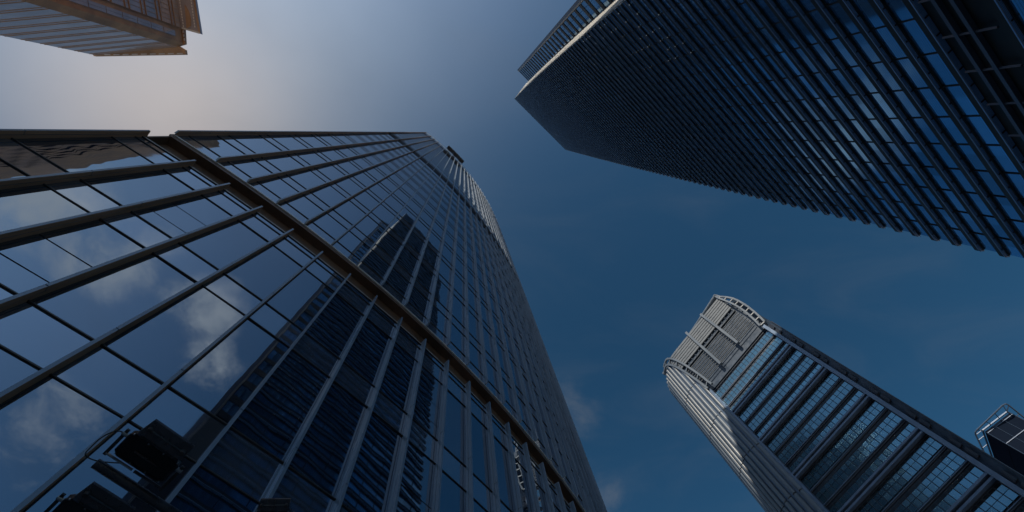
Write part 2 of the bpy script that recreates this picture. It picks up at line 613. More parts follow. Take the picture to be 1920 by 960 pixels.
# office ceilings behind the lower glass
for si, b in enumerate(SPB):
    cm = MB()
    for n in range(N_FIN - 1):
        cm.hexa([gp(n, b + 0.012, -0.10), gp(n + 1, b + 0.012, -0.10), gp(n + 1, b + 0.012, -0.55), gp(n, b + 0.012, -0.55)],
                [gp(n, b + 0.055, -0.10), gp(n + 1, b + 0.055, -0.10), gp(n + 1, b + 0.055, -0.55), gp(n, b + 0.055, -0.55)], M['ceiling'])
        cm.hexa([gp(n, b + 0.030, -0.552), gp(n + 1, b + 0.030, -0.552), gp(n + 1, b + 0.030, -5.95), gp(n, b + 0.030, -5.95)],
                [gp(n, b + 0.055, -0.552), gp(n + 1, b + 0.055, -0.552), gp(n + 1, b + 0.055, -5.95), gp(n, b + 0.055, -5.95)], M['ceiling'])
    cm.build('office_ceiling', t1)
for (n, s, off) in ((1.5, 2, 1.6), (2.55, 1, 1.3), (3.6, 1, 1.2), (5.5, 1, 1.3), (6.4, 2, 1.5), (7.4, 1, 1.1), (7.6, 2, 1.4), (8.5, 2, 1.3), (10.4, 2, 1.5)):
    lm = MB()
    for dx in (-0.16, 0.16):
        a, b = gp(n, SPB[s] + 0.027, -off, dx), gp(n, SPB[s] + 0.027, -off - 0.5, dx)
        lm.bar(a, b, 0.035, 0.02, M['tube'])
    lm.build('ceiling_light', t1)

# window cleaning cradle hung at the roof edge
cr = thing('cleaning_cradle', 'small dark cleaning cradle hanging at the roof edge of the curved glass tower', 'cradle', gp(7.5, T1_TOP, 0.8))
cb = MB()
for i in range(8):
    n0 = 5.2 + i * 0.6
    for h in (0.05, 0.16, 0.27):
        cb.bar(gp(n0, T1_TOP - 0.05 + h, 1.1), gp(n0 + 0.6, T1_TOP - 0.05 + h, 1.1), 0.14, 0.14, M['black'])
    cb.hexa([gp(n0, T1_TOP - 0.06, 0.3), gp(n0 + 0.57, T1_TOP - 0.06, 0.3), gp(n0 + 0.57, T1_TOP - 0.06, 1.2), gp(n0, T1_TOP - 0.06, 1.2)],
            [gp(n0, T1_TOP - 0.03, 0.3), gp(n0 + 0.57, T1_TOP - 0.03, 0.3), gp(n0 + 0.57, T1_TOP - 0.03, 1.2), gp(n0, T1_TOP - 0.03, 1.2)], M['black'])
    if i % 2 == 0:
        cb.bar(gp(n0, T1_TOP - 0.06, 1.1), gp(n0, T1_TOP + 0.24, 1.1), 0.12, 0.12, M['black'])
cb.build('platform', cr)
ca = MB()
for n0 in (6.0, 7.6, 9.2):
    ca.bar(gp(n0, T1_TOP + 0.25, 1.0), gp(n0, T1_TOP + 0.12, -2.5), 0.35, 0.45, M['black'])
    ca.hexa([gp(n0, T1_TOP, 0.2, -0.5), gp(n0, T1_TOP, 0.2, 0.5), gp(n0, T1_TOP, 1.0, 0.6), gp(n0, T1_TOP, 1.0, -0.3)],
            [gp(n0, T1_TOP + 0.13, 0.2, -0.4), gp(n0, T1_TOP + 0.13, 0.2, 0.4), gp(n0, T1_TOP + 0.11, 0.9, 0.4), gp(n0, T1_TOP + 0.11, 0.9, -0.2)], M['black'])
ca.build('davit_arm', cr)

# ================================================================== banded tower (upper right)
H2 = 9.0 * U
A2 = Vector((0.1023, -0.0665))
D2 = Vector((0.1073, 0.0984)).normalized()
N2 = Vector((D2.y, -D2.x))                      # points into the building
F2 = 0.01012                                    # storey pitch
t2 = thing('banded_tower', 'huge dark blue tower at upper right with close horizontal ledges and a pale side edge', 'skyscraper', (330, -40, 0))


def p2(t, dep, h):
    q = (A2 + D2 * t + N2 * dep) * H2
    return Vector((q.x, q.y, CAM_Z + h * H2))


def tR(h):
    return 0.1456 + 0.0224 * (1 - max(0, (h - 0.166) / 0.834) ** 1.6)


def tL(h):
    return -0.0130 * (1 - max(0, (h - 0.2) / 0.8) ** 1.8)


B2 = -CAM_Z / H2


def tB(h):
    """line where the pale side wall meets the set-back wing"""
    return -0.0035 - 0.0082 * (1 - max(0, (h - 0.2) / 0.8) ** 1.8)


LD = 0.0012                                    # ledge depth
hj = []
h = 0.1819
while h > 0.03:
    h -= F2
h += F2
while h < 0.998:
    hj.append(h)
    h += F2
core = MB()
hl = [B2, 0.1, 0.2, 0.3, 0.4, 0.5, 0.6, 0.7, 0.8, 0.9, 1.0]
for a, b in zip(hl[:-1], hl[1:]):
    def ring(h):
        return [p2(tL(h) + 0.0008, 0.0006, h), p2(tR(h) - 0.0008, 0.0006, h), p2(tR(h) - 0.0008, 0.17, h), p2(-0.0325, 0.17, h),
                p2(-0.0325, 0.0437, h), p2(tB(h) + 0.0009, 0.0437, h)]
    core.hexa(ring(a), ring(b), M['t2_fascia'])
core.build('core_wall', t2)
TICK = 0.00685
for i, h in enumerate(hj):
    l, r = tL(h), tR(h)
    mech = 0.126 < h < 0.137
    lb = MB()
    fh = 0.27 * F2
    if not mech:
        # soffit slab, then the darker fascia standing on it, with a pale nose between
        lb.hexa([p2(l, -LD, h), p2(r, -LD, h), p2(r, 0.0004, h), p2(l, 0.0004, h)],
                [p2(l, -LD, h + fh * 0.3), p2(r, -LD, h + fh * 0.3), p2(r, 0.0004, h + fh * 0.3), p2(l, 0.0004, h + fh * 0.3)], M['t2_soffit'])
        lb.hexa([p2(l, -LD - 0.00012, h + fh * 0.02), p2(r, -LD - 0.00012, h + fh * 0.02), p2(r, -LD, h + fh * 0.02), p2(l, -LD, h + fh * 0.02)],
                [p2(l, -LD - 0.00012, h + fh * 0.14), p2(r, -LD - 0.00012, h + fh * 0.14), p2(r, -LD, h + fh * 0.14), p2(l, -LD, h + fh * 0.14)], M['t2_nose'])
        lb.hexa([p2(l, -LD, h + fh * 0.302), p2(r, -LD, h + fh * 0.302), p2(r, 0.0004, h + fh * 0.302), p2(l, 0.0004, h + fh * 0.302)],
                [p2(l, -LD, h + fh), p2(r, -LD, h + fh), p2(r, 0.0004, h + fh), p2(l, 0.0004, h + fh)], M['t2_fascia'])
        if h < 0.62:
            k = 0
            while k * TICK + 0.0055 < r:
                t = k * TICK + 0.0055
                if t > l + 0.001:
                    lb.bar(p2(t, -LD + 0.0001, h - 0.00010), p2(t, 0.0003, h - 0.00010), 0.07, 0.05, M['t2_rib'])
                k += 1
            t = -0.0082 + 0.0
        # pointed end cap that gives the saw-toothed outline
        lb.hexa([p2(r, -LD, h + fh * 0.02), p2(r + 0.0013, 0.0002, h + fh * 0.02), p2(r, 0.0002, h + fh * 0.02)],
                [p2(r, -LD, h + fh * 0.98), p2(r + 0.0006, 0.0002, h + fh * 0.98), p2(r, 0.0002, h + fh * 0.98)], M['t2_soffit'])
        lb.build('floor_ledge', t2)
    else:
        for q in (0.0, 0.45):
            lb.bar(p2(l, -LD * 0.5, h + q * F2), p2(r, -LD * 0.5, h + q * F2), 0.25, 0.18, M['t2_nose'])
        k = 0
        while k * TICK * 2 < r:
            lb.bar(p2(k * TICK * 2, -LD * 0.6, h - 0.6 * F2), p2(k * TICK * 2, -LD * 0.6, h + 0.9 * F2), 0.10, 0.10, M['t2_nose'])
            k += 1
        lb.build('louvre_floor', t2)
    if h > 0.05 and not (0.126 < h < 0.147):
        gb = MB()
        z0, z1 = h - F2 + fh + 0.00004, h - 0.00004
        gb.hexa([p2(l + 0.0003, 0.0001, z0), p2(r - 0.0003, 0.0001, z0), p2(r - 0.0003, 0.0003, z0), p2(l + 0.0003, 0.0003, z0)],
                [p2(l + 0.0003, 0.0001, z1), p2(r - 0.0003, 0.0001, z1), p2(r - 0.0003, 0.0003, z1), p2(l + 0.0003, 0.0003, z1)], M['t2_glass'])
        if h < 0.5:
            k = 0
            while k * TICK + 0.0055 < r:
                t = k * TICK + 0.0055
                if t > l + 0.001 and k % 2 == 0:
                    gb.bar(p2(t, -0.0001, z0), p2(t, -0.0001, z1), 0.06, 0.06, M['t2_rib'])
                k += 1
        gb.bar(p2(l, -0.0002, z1 - 0.0002), p2(r, -0.0002, z1 - 0.0002), 0.07, 0.07, M['t2_rib'])
        gb.build('window_band', t2)
# pale side wall between the main face and the set-back wing
sw = MB()
for i, h in enumerate(hj):
    if h < 0.2:
        continue
    l = tL(h)
    h1 = h + F2
    l1 = tL(h1)
    a, b = (l - 0.0004, -LD), (tB(h), 0.0434)
    a1 = (l1 - 0.0004, -LD)
    sw.hexa([p2(*a, h + F2 * 0.04), p2(*b, h + F2 * 0.04), p2(b[0] + 0.001, b[1], h + F2 * 0.04), p2(a[0] + 0.001, a[1], h + F2 * 0.04)],
            [p2(*a1, h + F2 * 0.62), p2(*b, h + F2 * 0.62), p2(b[0] + 0.001, b[1], h + F2 * 0.62), p2(a1[0] + 0.001, a1[1], h + F2 * 0.62)], M['t2_white'])
    sw.hexa([p2(a[0] + 0.0006, a[1], h + F2 * 0.621), p2(b[0] + 0.0004, b[1], h + F2 * 0.621), p2(b[0] + 0.001, b[1], h + F2 * 0.621), p2(a[0] + 0.001, a[1], h + F2 * 0.621)],
            [p2(a1[0] + 0.0006, a1[1], h1 + F2 * 0.039), p2(b[0] + 0.0004, b[1], h1 + F2 * 0.039), p2(b[0] + 0.001, b[1], h1 + F2 * 0.039), p2(a1[0] + 0.001, a1[1], h1 + F2 * 0.039)], M['sill'])
sw.build('pale_side_wall', t2)
# set-back wing: window strips between ledges
P2 = 2 * F2
h = 0.30
while h < 0.995:
    wb = MB()
    x0, x1 = -0.0285, tB(h) + 0.0004
    wb.hexa([p2(x0, 0.0425, h), p2(x1, 0.0425, h), p2(x1, 0.0436, h), p2(x0, 0.0436, h)],
            [p2(x0, 0.0425, min(1, h + P2 * 0.32)), p2(x1, 0.0425, min(1, h + P2 * 0.32)), p2(x1, 0.0436, min(1, h + P2 * 0.32)), p2(x0, 0.0436, min(1, h + P2 * 0.32))], M['t2_fascia'])
    wb.build('wing_ledge', t2)
    gb = MB()
    z0, z1 = h + P2 * 0.325, min(1, h + P2 * 0.995)
    for (c0, c1) in ((0.0, 0.27), (0.285, 0.72), (0.735, 1.0)):
        y0, y1 = x0 + (x1 - x0) * c0, x0 + (x1 - x0) * c1
        gb.hexa([p2(y0, 0.0430, z0), p2(y1, 0.0430, z0), p2(y1, 0.0434, z0), p2(y0, 0.0434, z0)],
                [p2(y0, 0.0430, z1), p2(y1, 0.0430, z1), p2(y1, 0.0434, z1), p2(y0, 0.0434, z1)], M['t2_glass'])
    gb.build('wing_window', t2)
    h += P2
ed = MB()
ed.hexa([p2(-0.0335, 0.0428, B2), p2(-0.0290, 0.0424, B2), p2(-0.0290, 0.0445, B2), p2(-0.0335, 0.0445, B2)],
        [p2(-0.0335, 0.0428, 1.0), p2(-0.0290, 0.0424, 1.0), p2(-0.0290, 0.0445, 1.0), p2(-0.0335, 0.0445, 1.0)], M['t2_nose'])
for x in (-0.0302, -0.0294):
    ed.bar(p2(x, 0.0422, 0.05), p2(x, 0.0422, 1.0), 0.06, 0.06, M['t2_white'])
ed.build('wing_edge_pier', t2)
sp = MB()
for h in hj:
    if 0.27 < h < 0.43:
        k = 0
        while k < 7:
            t = tL(h) + 0.004 + k * TICK
            if random.random() < 0.42:
                c = p2(t, -LD * 0.5, h - 0.00006)
                sp.bar(c - Vector((0.035, 0, 0)), c + Vector((0.035, 0, 0)), 0.05, 0.01, M['lamp'])
            k += 1
o = sp.build('soffit_lamps', t2)
o['kind'] = 'stuff'

# ================================================================== round-nosed tower (lower right)
H3 = 6.2 * U
A3 = Vector((0.5931, 0.6049))
E3 = Vector((0.56567, -0.82463))
M3 = Vector((-0.82463, -0.56567))               # outwards, towards the eye
W3 = 0.201
t3 = thing('crowned_tower', 'slim tower at lower right with slatted crown, ribbed rounded corner and banded windows', 'skyscraper', (105, 75, 0))


def p3(t, dep, h):
    q = (A3 + E3 * t + M3 * dep) * H3
    return Vector((q.x, q.y, CAM_Z + h * H3))


def w3(x, y, h):
    return Vector((x * H3, y * H3, CAM_Z + h * H3))


B3 = -CAM_Z / H3
R3 = 0.104                                     # rounded corner left of the banded face
TOP3 = 1.215


def corner(sl, d=0.0):
    """plan point on the rounded corner, sl = arc length from the face edge, d = outwards"""
    a = sl / R3
    q = A3 - M3 * R3 + (M3 * math.cos(a) - E3 * math.sin(a)) * (R3 + d)
    return (q.x, q.y)


def arch(sl):
    """height where the ribbed wall stops under the crown screen"""
    k = min(1.0, max(0.0, sl / 0.055))
    return 1.0 + 0.205 * (1 - (1 - k) ** 2.6)


ARC3 = R3 * 1.62
cb = MB()
cb.prism([tuple(p3(0, -0.014, 0).xy), tuple(p3(W3 + 0.004, -0.014, 0).xy), tuple(p3(W3 + 0.018, -0.006, 0).xy), tuple(p3(W3 + 0.018, -0.42, 0).xy), tuple(p3(0.0, -0.42, 0).xy)],
         0, CAM_Z + 1.16 * H3, M['t3_dark'])
cb.build('core_wall', t3)
nw = MB()
ns = 28
for i in range(ns):
    a, b = ARC3 * i / ns, ARC3 * (i + 1) / ns
    ha, hb_ = arch(a) - 0.004, arch(b) - 0.004
    pa_, pb_ = corner(a), corner(b)
    qa, qb = corner(a, -0.02), corner(b, -0.02)
    nw.hexa([w3(*pa_, B3), w3(*pb_, B3), w3(*qb, B3), w3(*qa, B3)], [w3(*pa_, ha), w3(*pb_, hb_), w3(*qb, hb_), w3(*qa, ha)], M['t3_ledge'])
nw.build('rounded_corner_wall', t3)
NR = 13
for i in range(NR):
    sl_c = 0.006 + (ARC3 - 0.006) * i / NR
    rb = MB()
    zc0 = 0.02 + 0.0035 * i + random.uniform(0, 0.004)
    top = arch(sl_c) - 0.010
    cuts = [B3 + 0.002]
    z = zc0
    while z < top - 0.03:
        cuts.append(z)
        z += 0.128
    cuts.append(top)
    c = corner(sl_c, 0.0005)
    for a, b in zip(cuts[:-1], cuts[1:]):
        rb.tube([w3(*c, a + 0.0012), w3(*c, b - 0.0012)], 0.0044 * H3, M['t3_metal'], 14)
    rb.build('rib', t3, True)
# curved truss along the foot of the crown screen, on the rounded corner
for nm, d0 in (('curved_truss', 0.0),):
    tm = MB()
    P_, Q_ = [], []
    for i in range(15):
        k = (i / 14) ** 1.6
        a = 0.068 * k
        P_.append(w3(*corner(a, 0.004), arch(a)))
        if i == 0:
            Q_.append(p3(0.015, 0.004, 1.0))
        else:
            a2 = max(-0.012, a - 0.014)
            pt = corner(a2, 0.004) if a2 >= 0 else tuple((A3 + E3 * (-a2) + M3 * 0.004))
            Q_.append(w3(*pt, min(arch(a) + 0.010, 1.212)))
    for L in (P_, Q_):
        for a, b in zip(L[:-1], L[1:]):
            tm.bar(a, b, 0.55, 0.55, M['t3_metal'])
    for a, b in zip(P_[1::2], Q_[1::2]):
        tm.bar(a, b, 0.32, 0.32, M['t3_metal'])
    tm.build(nm, t3)

# banded face
k = 0
top_led = 0.8964 + 0.004
leds = [0.8965 - 0.1027 * q for q in range(9)]
for lh in leds:
    lm = MB()
    for (z0, z1, dep) in ((lh - 0.0050, lh - 0.0015, 0.006), (lh + 0.0025, lh + 0.0060, 0.007)):
        lm.hexa([p3(0.003, -0.012, z0), p3(W3 - 0.003, -0.012, z0), p3(W3 - 0.003, dep - 0.006, z0), p3(0.003, dep - 0.006, z0)],
                [p3(0.003, -0.012, z1), p3(W3 - 0.003, -0.012, z1), p3(W3 - 0.003, dep - 0.006, z1), p3(0.003, dep - 0.006, z1)], M['t3_ledge'])
    lm.build('ledge', t3)
# storeys: three window bands between two ledges
for gi, lh in enumerate([0.9965] + leds):
    low = lh - 0.1027
    for (q0, q1) in ((0.895, 0.700), (0.560, 0.365), (0.235, 0.110)):
        z1, z0 = low + 0.1027 * q0, low + 0.1027 * q1
        wm = MB()
        nn_ = 18
        for i in range(nn_):
            ta, tb_ = 0.004 + (W3 - 0.008) * i / nn_, 0.004 + (W3 - 0.008) * (i + 1) / nn_
            ta += 0.0006
            tb_ -= 0.0006
            zm = (z0 + z1) / 2 + (z1 - z0) * 0.08
            parts = ((z0, zm - 0.0004), (zm + 0.0004, z1)) if (q0 - q1) > 0.15 else ((z0, z1),)
            for (za, zb) in parts:
                j = random.uniform(-0.00010, 0.00010)
                wm.hexa([p3(ta, -0.0100, za), p3(tb_, -0.0100, za), p3(tb_, -0.0092 + j, za), p3(ta, -0.0092 - j, za)],
                        [p3(ta, -0.0100, zb), p3(tb_, -0.0100, zb), p3(tb_, -0.0092 + j, zb), p3(ta, -0.0092 - j, zb)], M['t3_glass'])
        wm.build('window_band', t3)
    sm = MB()
    for q in (0.955, 0.63, 0.30, 0.06):
        z = low + 0.1027 * q
        sm.bar(p3(0.003, -0.0085, z), p3(W3 - 0.003, -0.0085, z), 0.36, 0.14, M['t3_mull'])
    for q in (0.655, 0.335):
        z = low + 0.1027 * q
        sm.bar(p3(0.003, -0.0075, z), p3(W3 - 0.003, -0.0075, z), 0.22, 0.14, M['t3_ledge'])
    for i in range(19):
        t = 0.004 + (W3 - 0.008) * i / 18
        sm.bar(p3(t, -0.0088, low + 0.006), p3(t, -0.0088, lh - 0.006), 0.11, 0.10, M['t3_mull'])
    sm.build('mullion_grid', t3)
for (ta, tb_, d0) in ((-0.004, 0.003, 0.001), (W3 - 0.003, W3 + 0.004, 0.002)):
    pm = MB()
    pm.hexa([p3(ta, -0.0145, B3), p3(tb_, -0.0145, B3), p3(tb_, d0, B3), p3(ta, d0, B3)], [p3(ta, -0.0145, 0.999), p3(tb_, -0.0145, 0.999), p3(tb_, d0, 0.999), p3(ta, d0, 0.999)], M['t3_ledge'])
    pm.build('pilaster', t3)
sd = MB()
sd.hexa([p3(W3 + 0.0041, -0.014, B3), p3(W3 + 0.0183, -0.008, B3), p3(W3 + 0.0183, 0.0005, B3), p3(W3 + 0.0041, -0.005, B3)],
        [p3(W3 + 0.0041, -0.014, 0.999), p3(W3 + 0.0183, -0.008, 0.999), p3(W3 + 0.0183, 0.0005, 0.999), p3(W3 + 0.0041, -0.005, 0.999)], M['t3_dark'])
for i in range(40):
    z = 0.03 + i * 0.024
    if i % 3 != 1:
        sd.hexa([p3(W3 + 0.006, -0.004, z), p3(W3 + 0.0120, -0.002, z), p3(W3 + 0.0120, 0.0016, z), p3(W3 + 0.006, -0.0015, z)],
                [p3(W3 + 0.006, -0.004, z + 0.018), p3(W3 + 0.0120, -0.002, z + 0.018), p3(W3 + 0.0120, 0.0016, z + 0.018), p3(W3 + 0.006, -0.0015, z + 0.018)], M['t3_mull'])
sd.bar(p3(W3 + 0.0185, 0.001, B3), p3(W3 + 0.0185, 0.001, 0.985), 0.2, 0.2, M['t3_mull'])
sd.build('side_wall', t3)
# crown screen above the banded face
om = MB()
om.tube([w3(*corner(0.078, 0.001), TOP3), p3(W3 * 0.5, -0.010, TOP3), p3(W3, 0.002, TOP3)], 0.0062 * H3, M['t3_metal'], 16)
om.build('edge_tube', t3, True)
tm = MB()
R_in, R_out = [], []
for i in range(10):
    k = i / 9
    bow = 0.010 * math.sin(math.pi * min(1, k * 1.1))
    R_in.append(p3(W3 - 0.004 + bow, 0.004, 1.0 + (TOP3 - 0.995) * k))
    R_out.append(p3(W3 + 0.010 + bow - 0.012 * max(0, k - 0.7) / 0.3, 0.002, 1.0 + (TOP3 - 0.995) * k))
for L in (R_in, R_out):
    for a, b in zip(L[:-1], L[1:]):
        tm.bar(a, b, 0.5, 0.5, M['t3_metal'])
for a, b in zip(R_in, R_out):
    tm.bar(a, b, 0.35, 0.35, M['t3_metal'])
tm.build('side_truss', t3)


def reach(h):
    """how far round the corner the screen goes at this height"""
    if h < 1.01:
        return 0.0
    k = min(0.999, (h - 1.0) / 0.205)
    return 0.055 * (1 - (1 - k) ** (1 / 2.6))


def screen_line(h, d):
    r = reach(h)
    pts = [w3(*corner(r * q / 3, d), h) for q in (3, 2, 1)] if r > 0.004 else []
    return pts + [p3(0.006, d, h), p3(W3 - 0.006, d, h)]


NS = 17
for i in range(NS):
    h = 1.028 + (TOP3 - 1.045) * i / (NS - 1)
    if i == 9:
        continue
    slm = MB()
    L = screen_line(h, 0.001)
    if i < 9:                                   # open blades below
        for a, b in zip(L[:-1], L[1:]):
            slm.bar(a, b, 0.24, 0.15, M['t3_slat'])
    else:                                       # closed panels above
        for a, b in zip(L[:-1], L[1:]):
            slm.bar(a, b, 0.30, (TOP3 - 1.045) / (NS - 1) * H3 - 0.30, M['t3_slat'])
    slm.build('screen_slat', t3)
for s in (0.33, 0.66):
    bm_ = MB()
    bm_.bar(p3(W3 * s, 0.005, 1.020), p3(W3 * s, 0.005, TOP3 - 0.004), 0.7, 0.6, M['t3_metal'], up=tuple((M3.x, M3.y, 0)))
    bm_.build('screen_post', t3)
gm = MB()
hg = 1.028 + (TOP3 - 1.045) * 9 / (NS - 1)
for a, b in zip(screen_line(hg, -0.004)[:-1], screen_line(hg, -0.004)[1:]):
    gm.bar(a, b, 0.3, 1.0, M['t3_dark'])
for i in range(14):
    c = p3(W3 * (0.05 + 0.9 * i / 13), 0.0005, hg)
    gm.bar(c - Vector((0.15, 0, 0)), c + Vector((0.15, 0, 0)), 0.25, 0.22, M['t3_metal'])
gm.build('lamp_gutter', t3)
bk3 = MB()
for h0, h1 in ((0.999, hg), (hg + 0.0003, TOP3 - 0.006)):
    la, lb_ = screen_line(h0, -0.0075), screen_line(h1, -0.0075)
    bk3.hexa([p3(0.004, -0.0075, h0), p3(W3, -0.0075, h0), p3(W3, -0.0135, h0), p3(0.004, -0.0135, h0)],
             [p3(0.004, -0.0075, h1), p3(W3, -0.0075, h1), p3(W3, -0.0135, h1), p3(0.004, -0.0135, h1)], M['t3_dark'])
for i in range(8):
    a, b = 0.056 * i / 8, 0.056 * (i + 1) / 8
    bk3.hexa([w3(*corner(a, -0.0075), arch(a) + 0.002), w3(*corner(b, -0.0075), arch(b) + 0.002), w3(*corner(b, -0.0135), arch(b) + 0.002), w3(*corner(a, -0.0135), arch(a) + 0.002)],
             [w3(*corner(a, -0.0075), TOP3 - 0.003), w3(*corner(b, -0.0075), TOP3 - 0.003), w3(*corner(b, -0.0135), TOP3 - 0.003), w3(*corner(a, -0.0135), TOP3 - 0.003)], M['t3_dark'])
bk3.build('screen_backing', t3)

# ================================================================== framed tower (far lower right)
H4 = 5.4 * U
t4 = thing('framed_tower', 'small dark tower at the right edge with an open metal frame around its top', 'office tower', (150, 80, 0))


def w4(x, y, h):
    return Vector((x * H4, y * H4, CAM_Z + h * H4))


q4 = [(1.3838, 0.7618), (1.4415, 0.7077), (1.66, 0.85), (1.66, 1.02), (1.4560, 0.8780)]
b4 = MB()
b4.prism([(x * H4, y * H4) for x, y in q4], 0, CAM_Z + 0.992 * H4, M['t4_glass'])
b4.build('wall', t4)


def face_lines(a, b, floors, cols, off, mb):
    d = Vector((b[0] - a[0], b[1] - a[1])).normalized()
    for i in range(floors):
        z = 0.985 - i * 0.045
        if z < 0.05:
            break
        mb.bar(w4(*a, z) + off, w4(*b, z) + off, 0.10, 0.14, M['t4_frame'])
    for i in range(cols + 1):
        x, y = lerp2(a, b, i / cols)
        mb.bar(w4(x, y, 0.02) + off, w4(x, y, 0.992) + off, 0.16 if i in (0, cols) else 0.09, 0.12, M['t4_frame'])


fm = MB()
face_lines(q4[0], q4[1], 20, 3, Vector((-0.06, -0.06, 0)), fm)
face_lines(q4[1], q4[2], 20, 8, Vector((0.05, -0.08, 0)), fm)
fm.build('mullion_grid', t4)
fm = MB()
for i in range(20):
    z = 0.985 - i * 0.045
    fm.bar(w4(*q4[4], z) + Vector((-.06, .04, 0)), w4(*q4[0], z) + Vector((-.06, .04, 0)), 0.08, 0.08, M['t4_glass'])
fm.build('floor_lines', t4)
ring = [(1.4580, 0.8850), (1.4480, 0.8835), (1.3690, 0.7760), (1.3660, 0.7680), (1.3690, 0.7610), (1.4250, 0.6890), (1.4330, 0.6850), (1.4420, 0.6890), (1.5300, 0.7500)]
fr = MB()
fr.tube([w4(x, y, 1.0) for x, y in ring], 0.19, M['t4_frame'], 8)
ring_in = [(1.4560, 0.8780), (1.3838, 0.7618), (1.4415, 0.7077), (1.5300, 0.7655)]
for a, b in zip(ring_in[:-1], ring_in[1:]):
    fr.bar(w4(*a, 0.998), w4(*b, 0.998), 0.3, 0.3, M['t4_frame'])
for (a, b) in (((1.4560, 0.8780), (1.4530, 0.8845)), ((1.4330, 0.8430), (1.4220, 0.8480)), ((1.4120, 0.8080), (1.4010, 0.8195)), ((1.3950, 0.7800), (1.3815, 0.7930)),
               ((1.3838, 0.7618), (1.3690, 0.7760)), ((1.3838, 0.7618), (1.3690, 0.7610)), ((1.4030, 0.7437), (1.3880, 0.7366)), ((1.4222, 0.7257), (1.4070, 0.7120)),
               ((1.4415, 0.7077), (1.4250, 0.6890)), ((1.4415, 0.7077), (1.4420, 0.6890)), ((1.4750, 0.7295), (1.4800, 0.7155)), ((1.5080, 0.7510), (1.5130, 0.7385))):
    fr.bar(w4(*a, 0.999), w4(*b, 0.999), 0.16, 0.16, M['t4_frame'])
fr.build('roof_frame', t4)

# ================================================================== stepped tower (upper left)
H5 = 7.0 * U
t5 = thing('stepped_tower', 'pale stepped tower in the upper left corner with striped walls and brown vertical bands', 'skyscraper', (-75, -25, 0))


def w5(x, y, h):
    return Vector((x * H5, y * H5, CAM_Z + h * H5))


def wall5(name, a, b, h0, h1, mt, parent=t5, thick=0.4, inward=(-0.3, -0.9)):
    mb = MB()
    v = Vector((b[0] - a[0], b[1] - a[1]))
    iv = Vector(inward).normalized() * thick / H5
    a2, b2 = (a[0] + iv.x, a[1] + iv.y), (b[0] + iv.x, b[1] + iv.y)
    mb.hexa([w5(*a, h0), w5(*b, h0), w5(*b2, h0), w5(*a2, h0)], [w5(*a, h1), w5(*b, h1), w5(*b2, h1), w5(*a2, h1)], mt)
    return mb


B5 = -CAM_Z / H5
F0, K1 = (-0.6600, -0.1262), (-0.5190, -0.1441)
K2, K3, K4, K5 = (-0.5092, -0.1518), (-0.5085, -0.1735), (-0.5076, -0.1766), (-0.5085, -0.3200)
cm = MB()
cm.prism([(x * H5, y * H5) for x, y in ((-0.6585, -0.1275), (-0.5200, -0.1455), (-0.5105, -0.1530), (-0.5098, -0.1735), (-0.5090, -0.1770), (-0.5100, -0.32), (-0.66, -0.32))], 0, CAM_Z + 0.998 * H5, M['tl_brown'])
cm.build('core_wall', t5)
wall5('wall', F0, K1, B5, 0.992, M['tl_glass']).build('striped_wall', t5)
lm = MB()
z = 0.985
i = 0
while z > 0.1:
    for dz in (0.0, 0.008):
        lm.bar(w5(*F0, z - dz) + Vector((0.1, 0.03, 0)), w5(*K1, z - dz) + Vector((0, 0.03, 0)), 0.08, 0.12 if dz else 0.20, M['tl_line'])
    z -= 0.034
lm.build('floor_lines', t5)
wall5('wall', K1, K2, B5, 0.998, M['tl_brown'], inward=(-0.9, -0.3)).build('brown_pier', t5)
wall5('wall', K2, K3, B5, 0.985, M['tl_brown'], inward=(-1, 0)).build('brown_pier', t5)
gl = MB()
for i in range(28):
    z1 = 0.972 - i * 0.034
    if z1 < 0.05:
        break
    for (c0, c1) in ((0.34, 0.55), (0.56, 0.77)):
        a, b = lerp2(K2, K3, c0), lerp2(K2, K3, c1)
        gl.hexa([w5(a[0] + 0.0003, a[1], z1 - 0.0325), w5(b[0] + 0.0003, b[1], z1 - 0.0325), w5(b[0] + 0.0009, b[1], z1 - 0.0325), w5(a[0] + 0.0009, a[1], z1 - 0.0325)],
                [w5(a[0] + 0.0003, a[1], z1), w5(b[0] + 0.0003, b[1], z1), w5(b[0] + 0.0009, b[1], z1), w5(a[0] + 0.0009, a[1], z1)], M['tl_glass'])
gl.build('window_strip', t5)
wall5('wall', K4, K5, B5, 0.992, M['tl_glass'], inward=(-1, 0)).build('glazed_wall', t5)
lm = MB()
z = 0.975
while z > 0.1:
    for dz in (0.0, 0.010):
        lm.bar(w5(*K4, z - dz) + Vector((0.06, 0, 0)), w5(*K5, z - dz) + Vector((0.06, 0, 0)), 0.22, 0.2, M['tl_line'])
    z -= 0.040
for i in range(20):
    y = K4[1] - 0.0075 * i
    lm.bar(w5(K4[0], y, 0.05) + Vector((0.03, 0, 0)), w5(K4[0] - 0.0001, y, 0.99) + Vector((0.03, 0, 0)), 0.08, 0.08, M['tl_line'])
lm.build('floor_lines', t5)


def canopy(pts, z0, z1, mt=M['tl_brown']):
    mb = MB()
    mb.prism([(x * H5, y * H5) for x, y in pts], CAM_Z + z0 * H5, CAM_Z + z1 * H5, mt)
    return mb


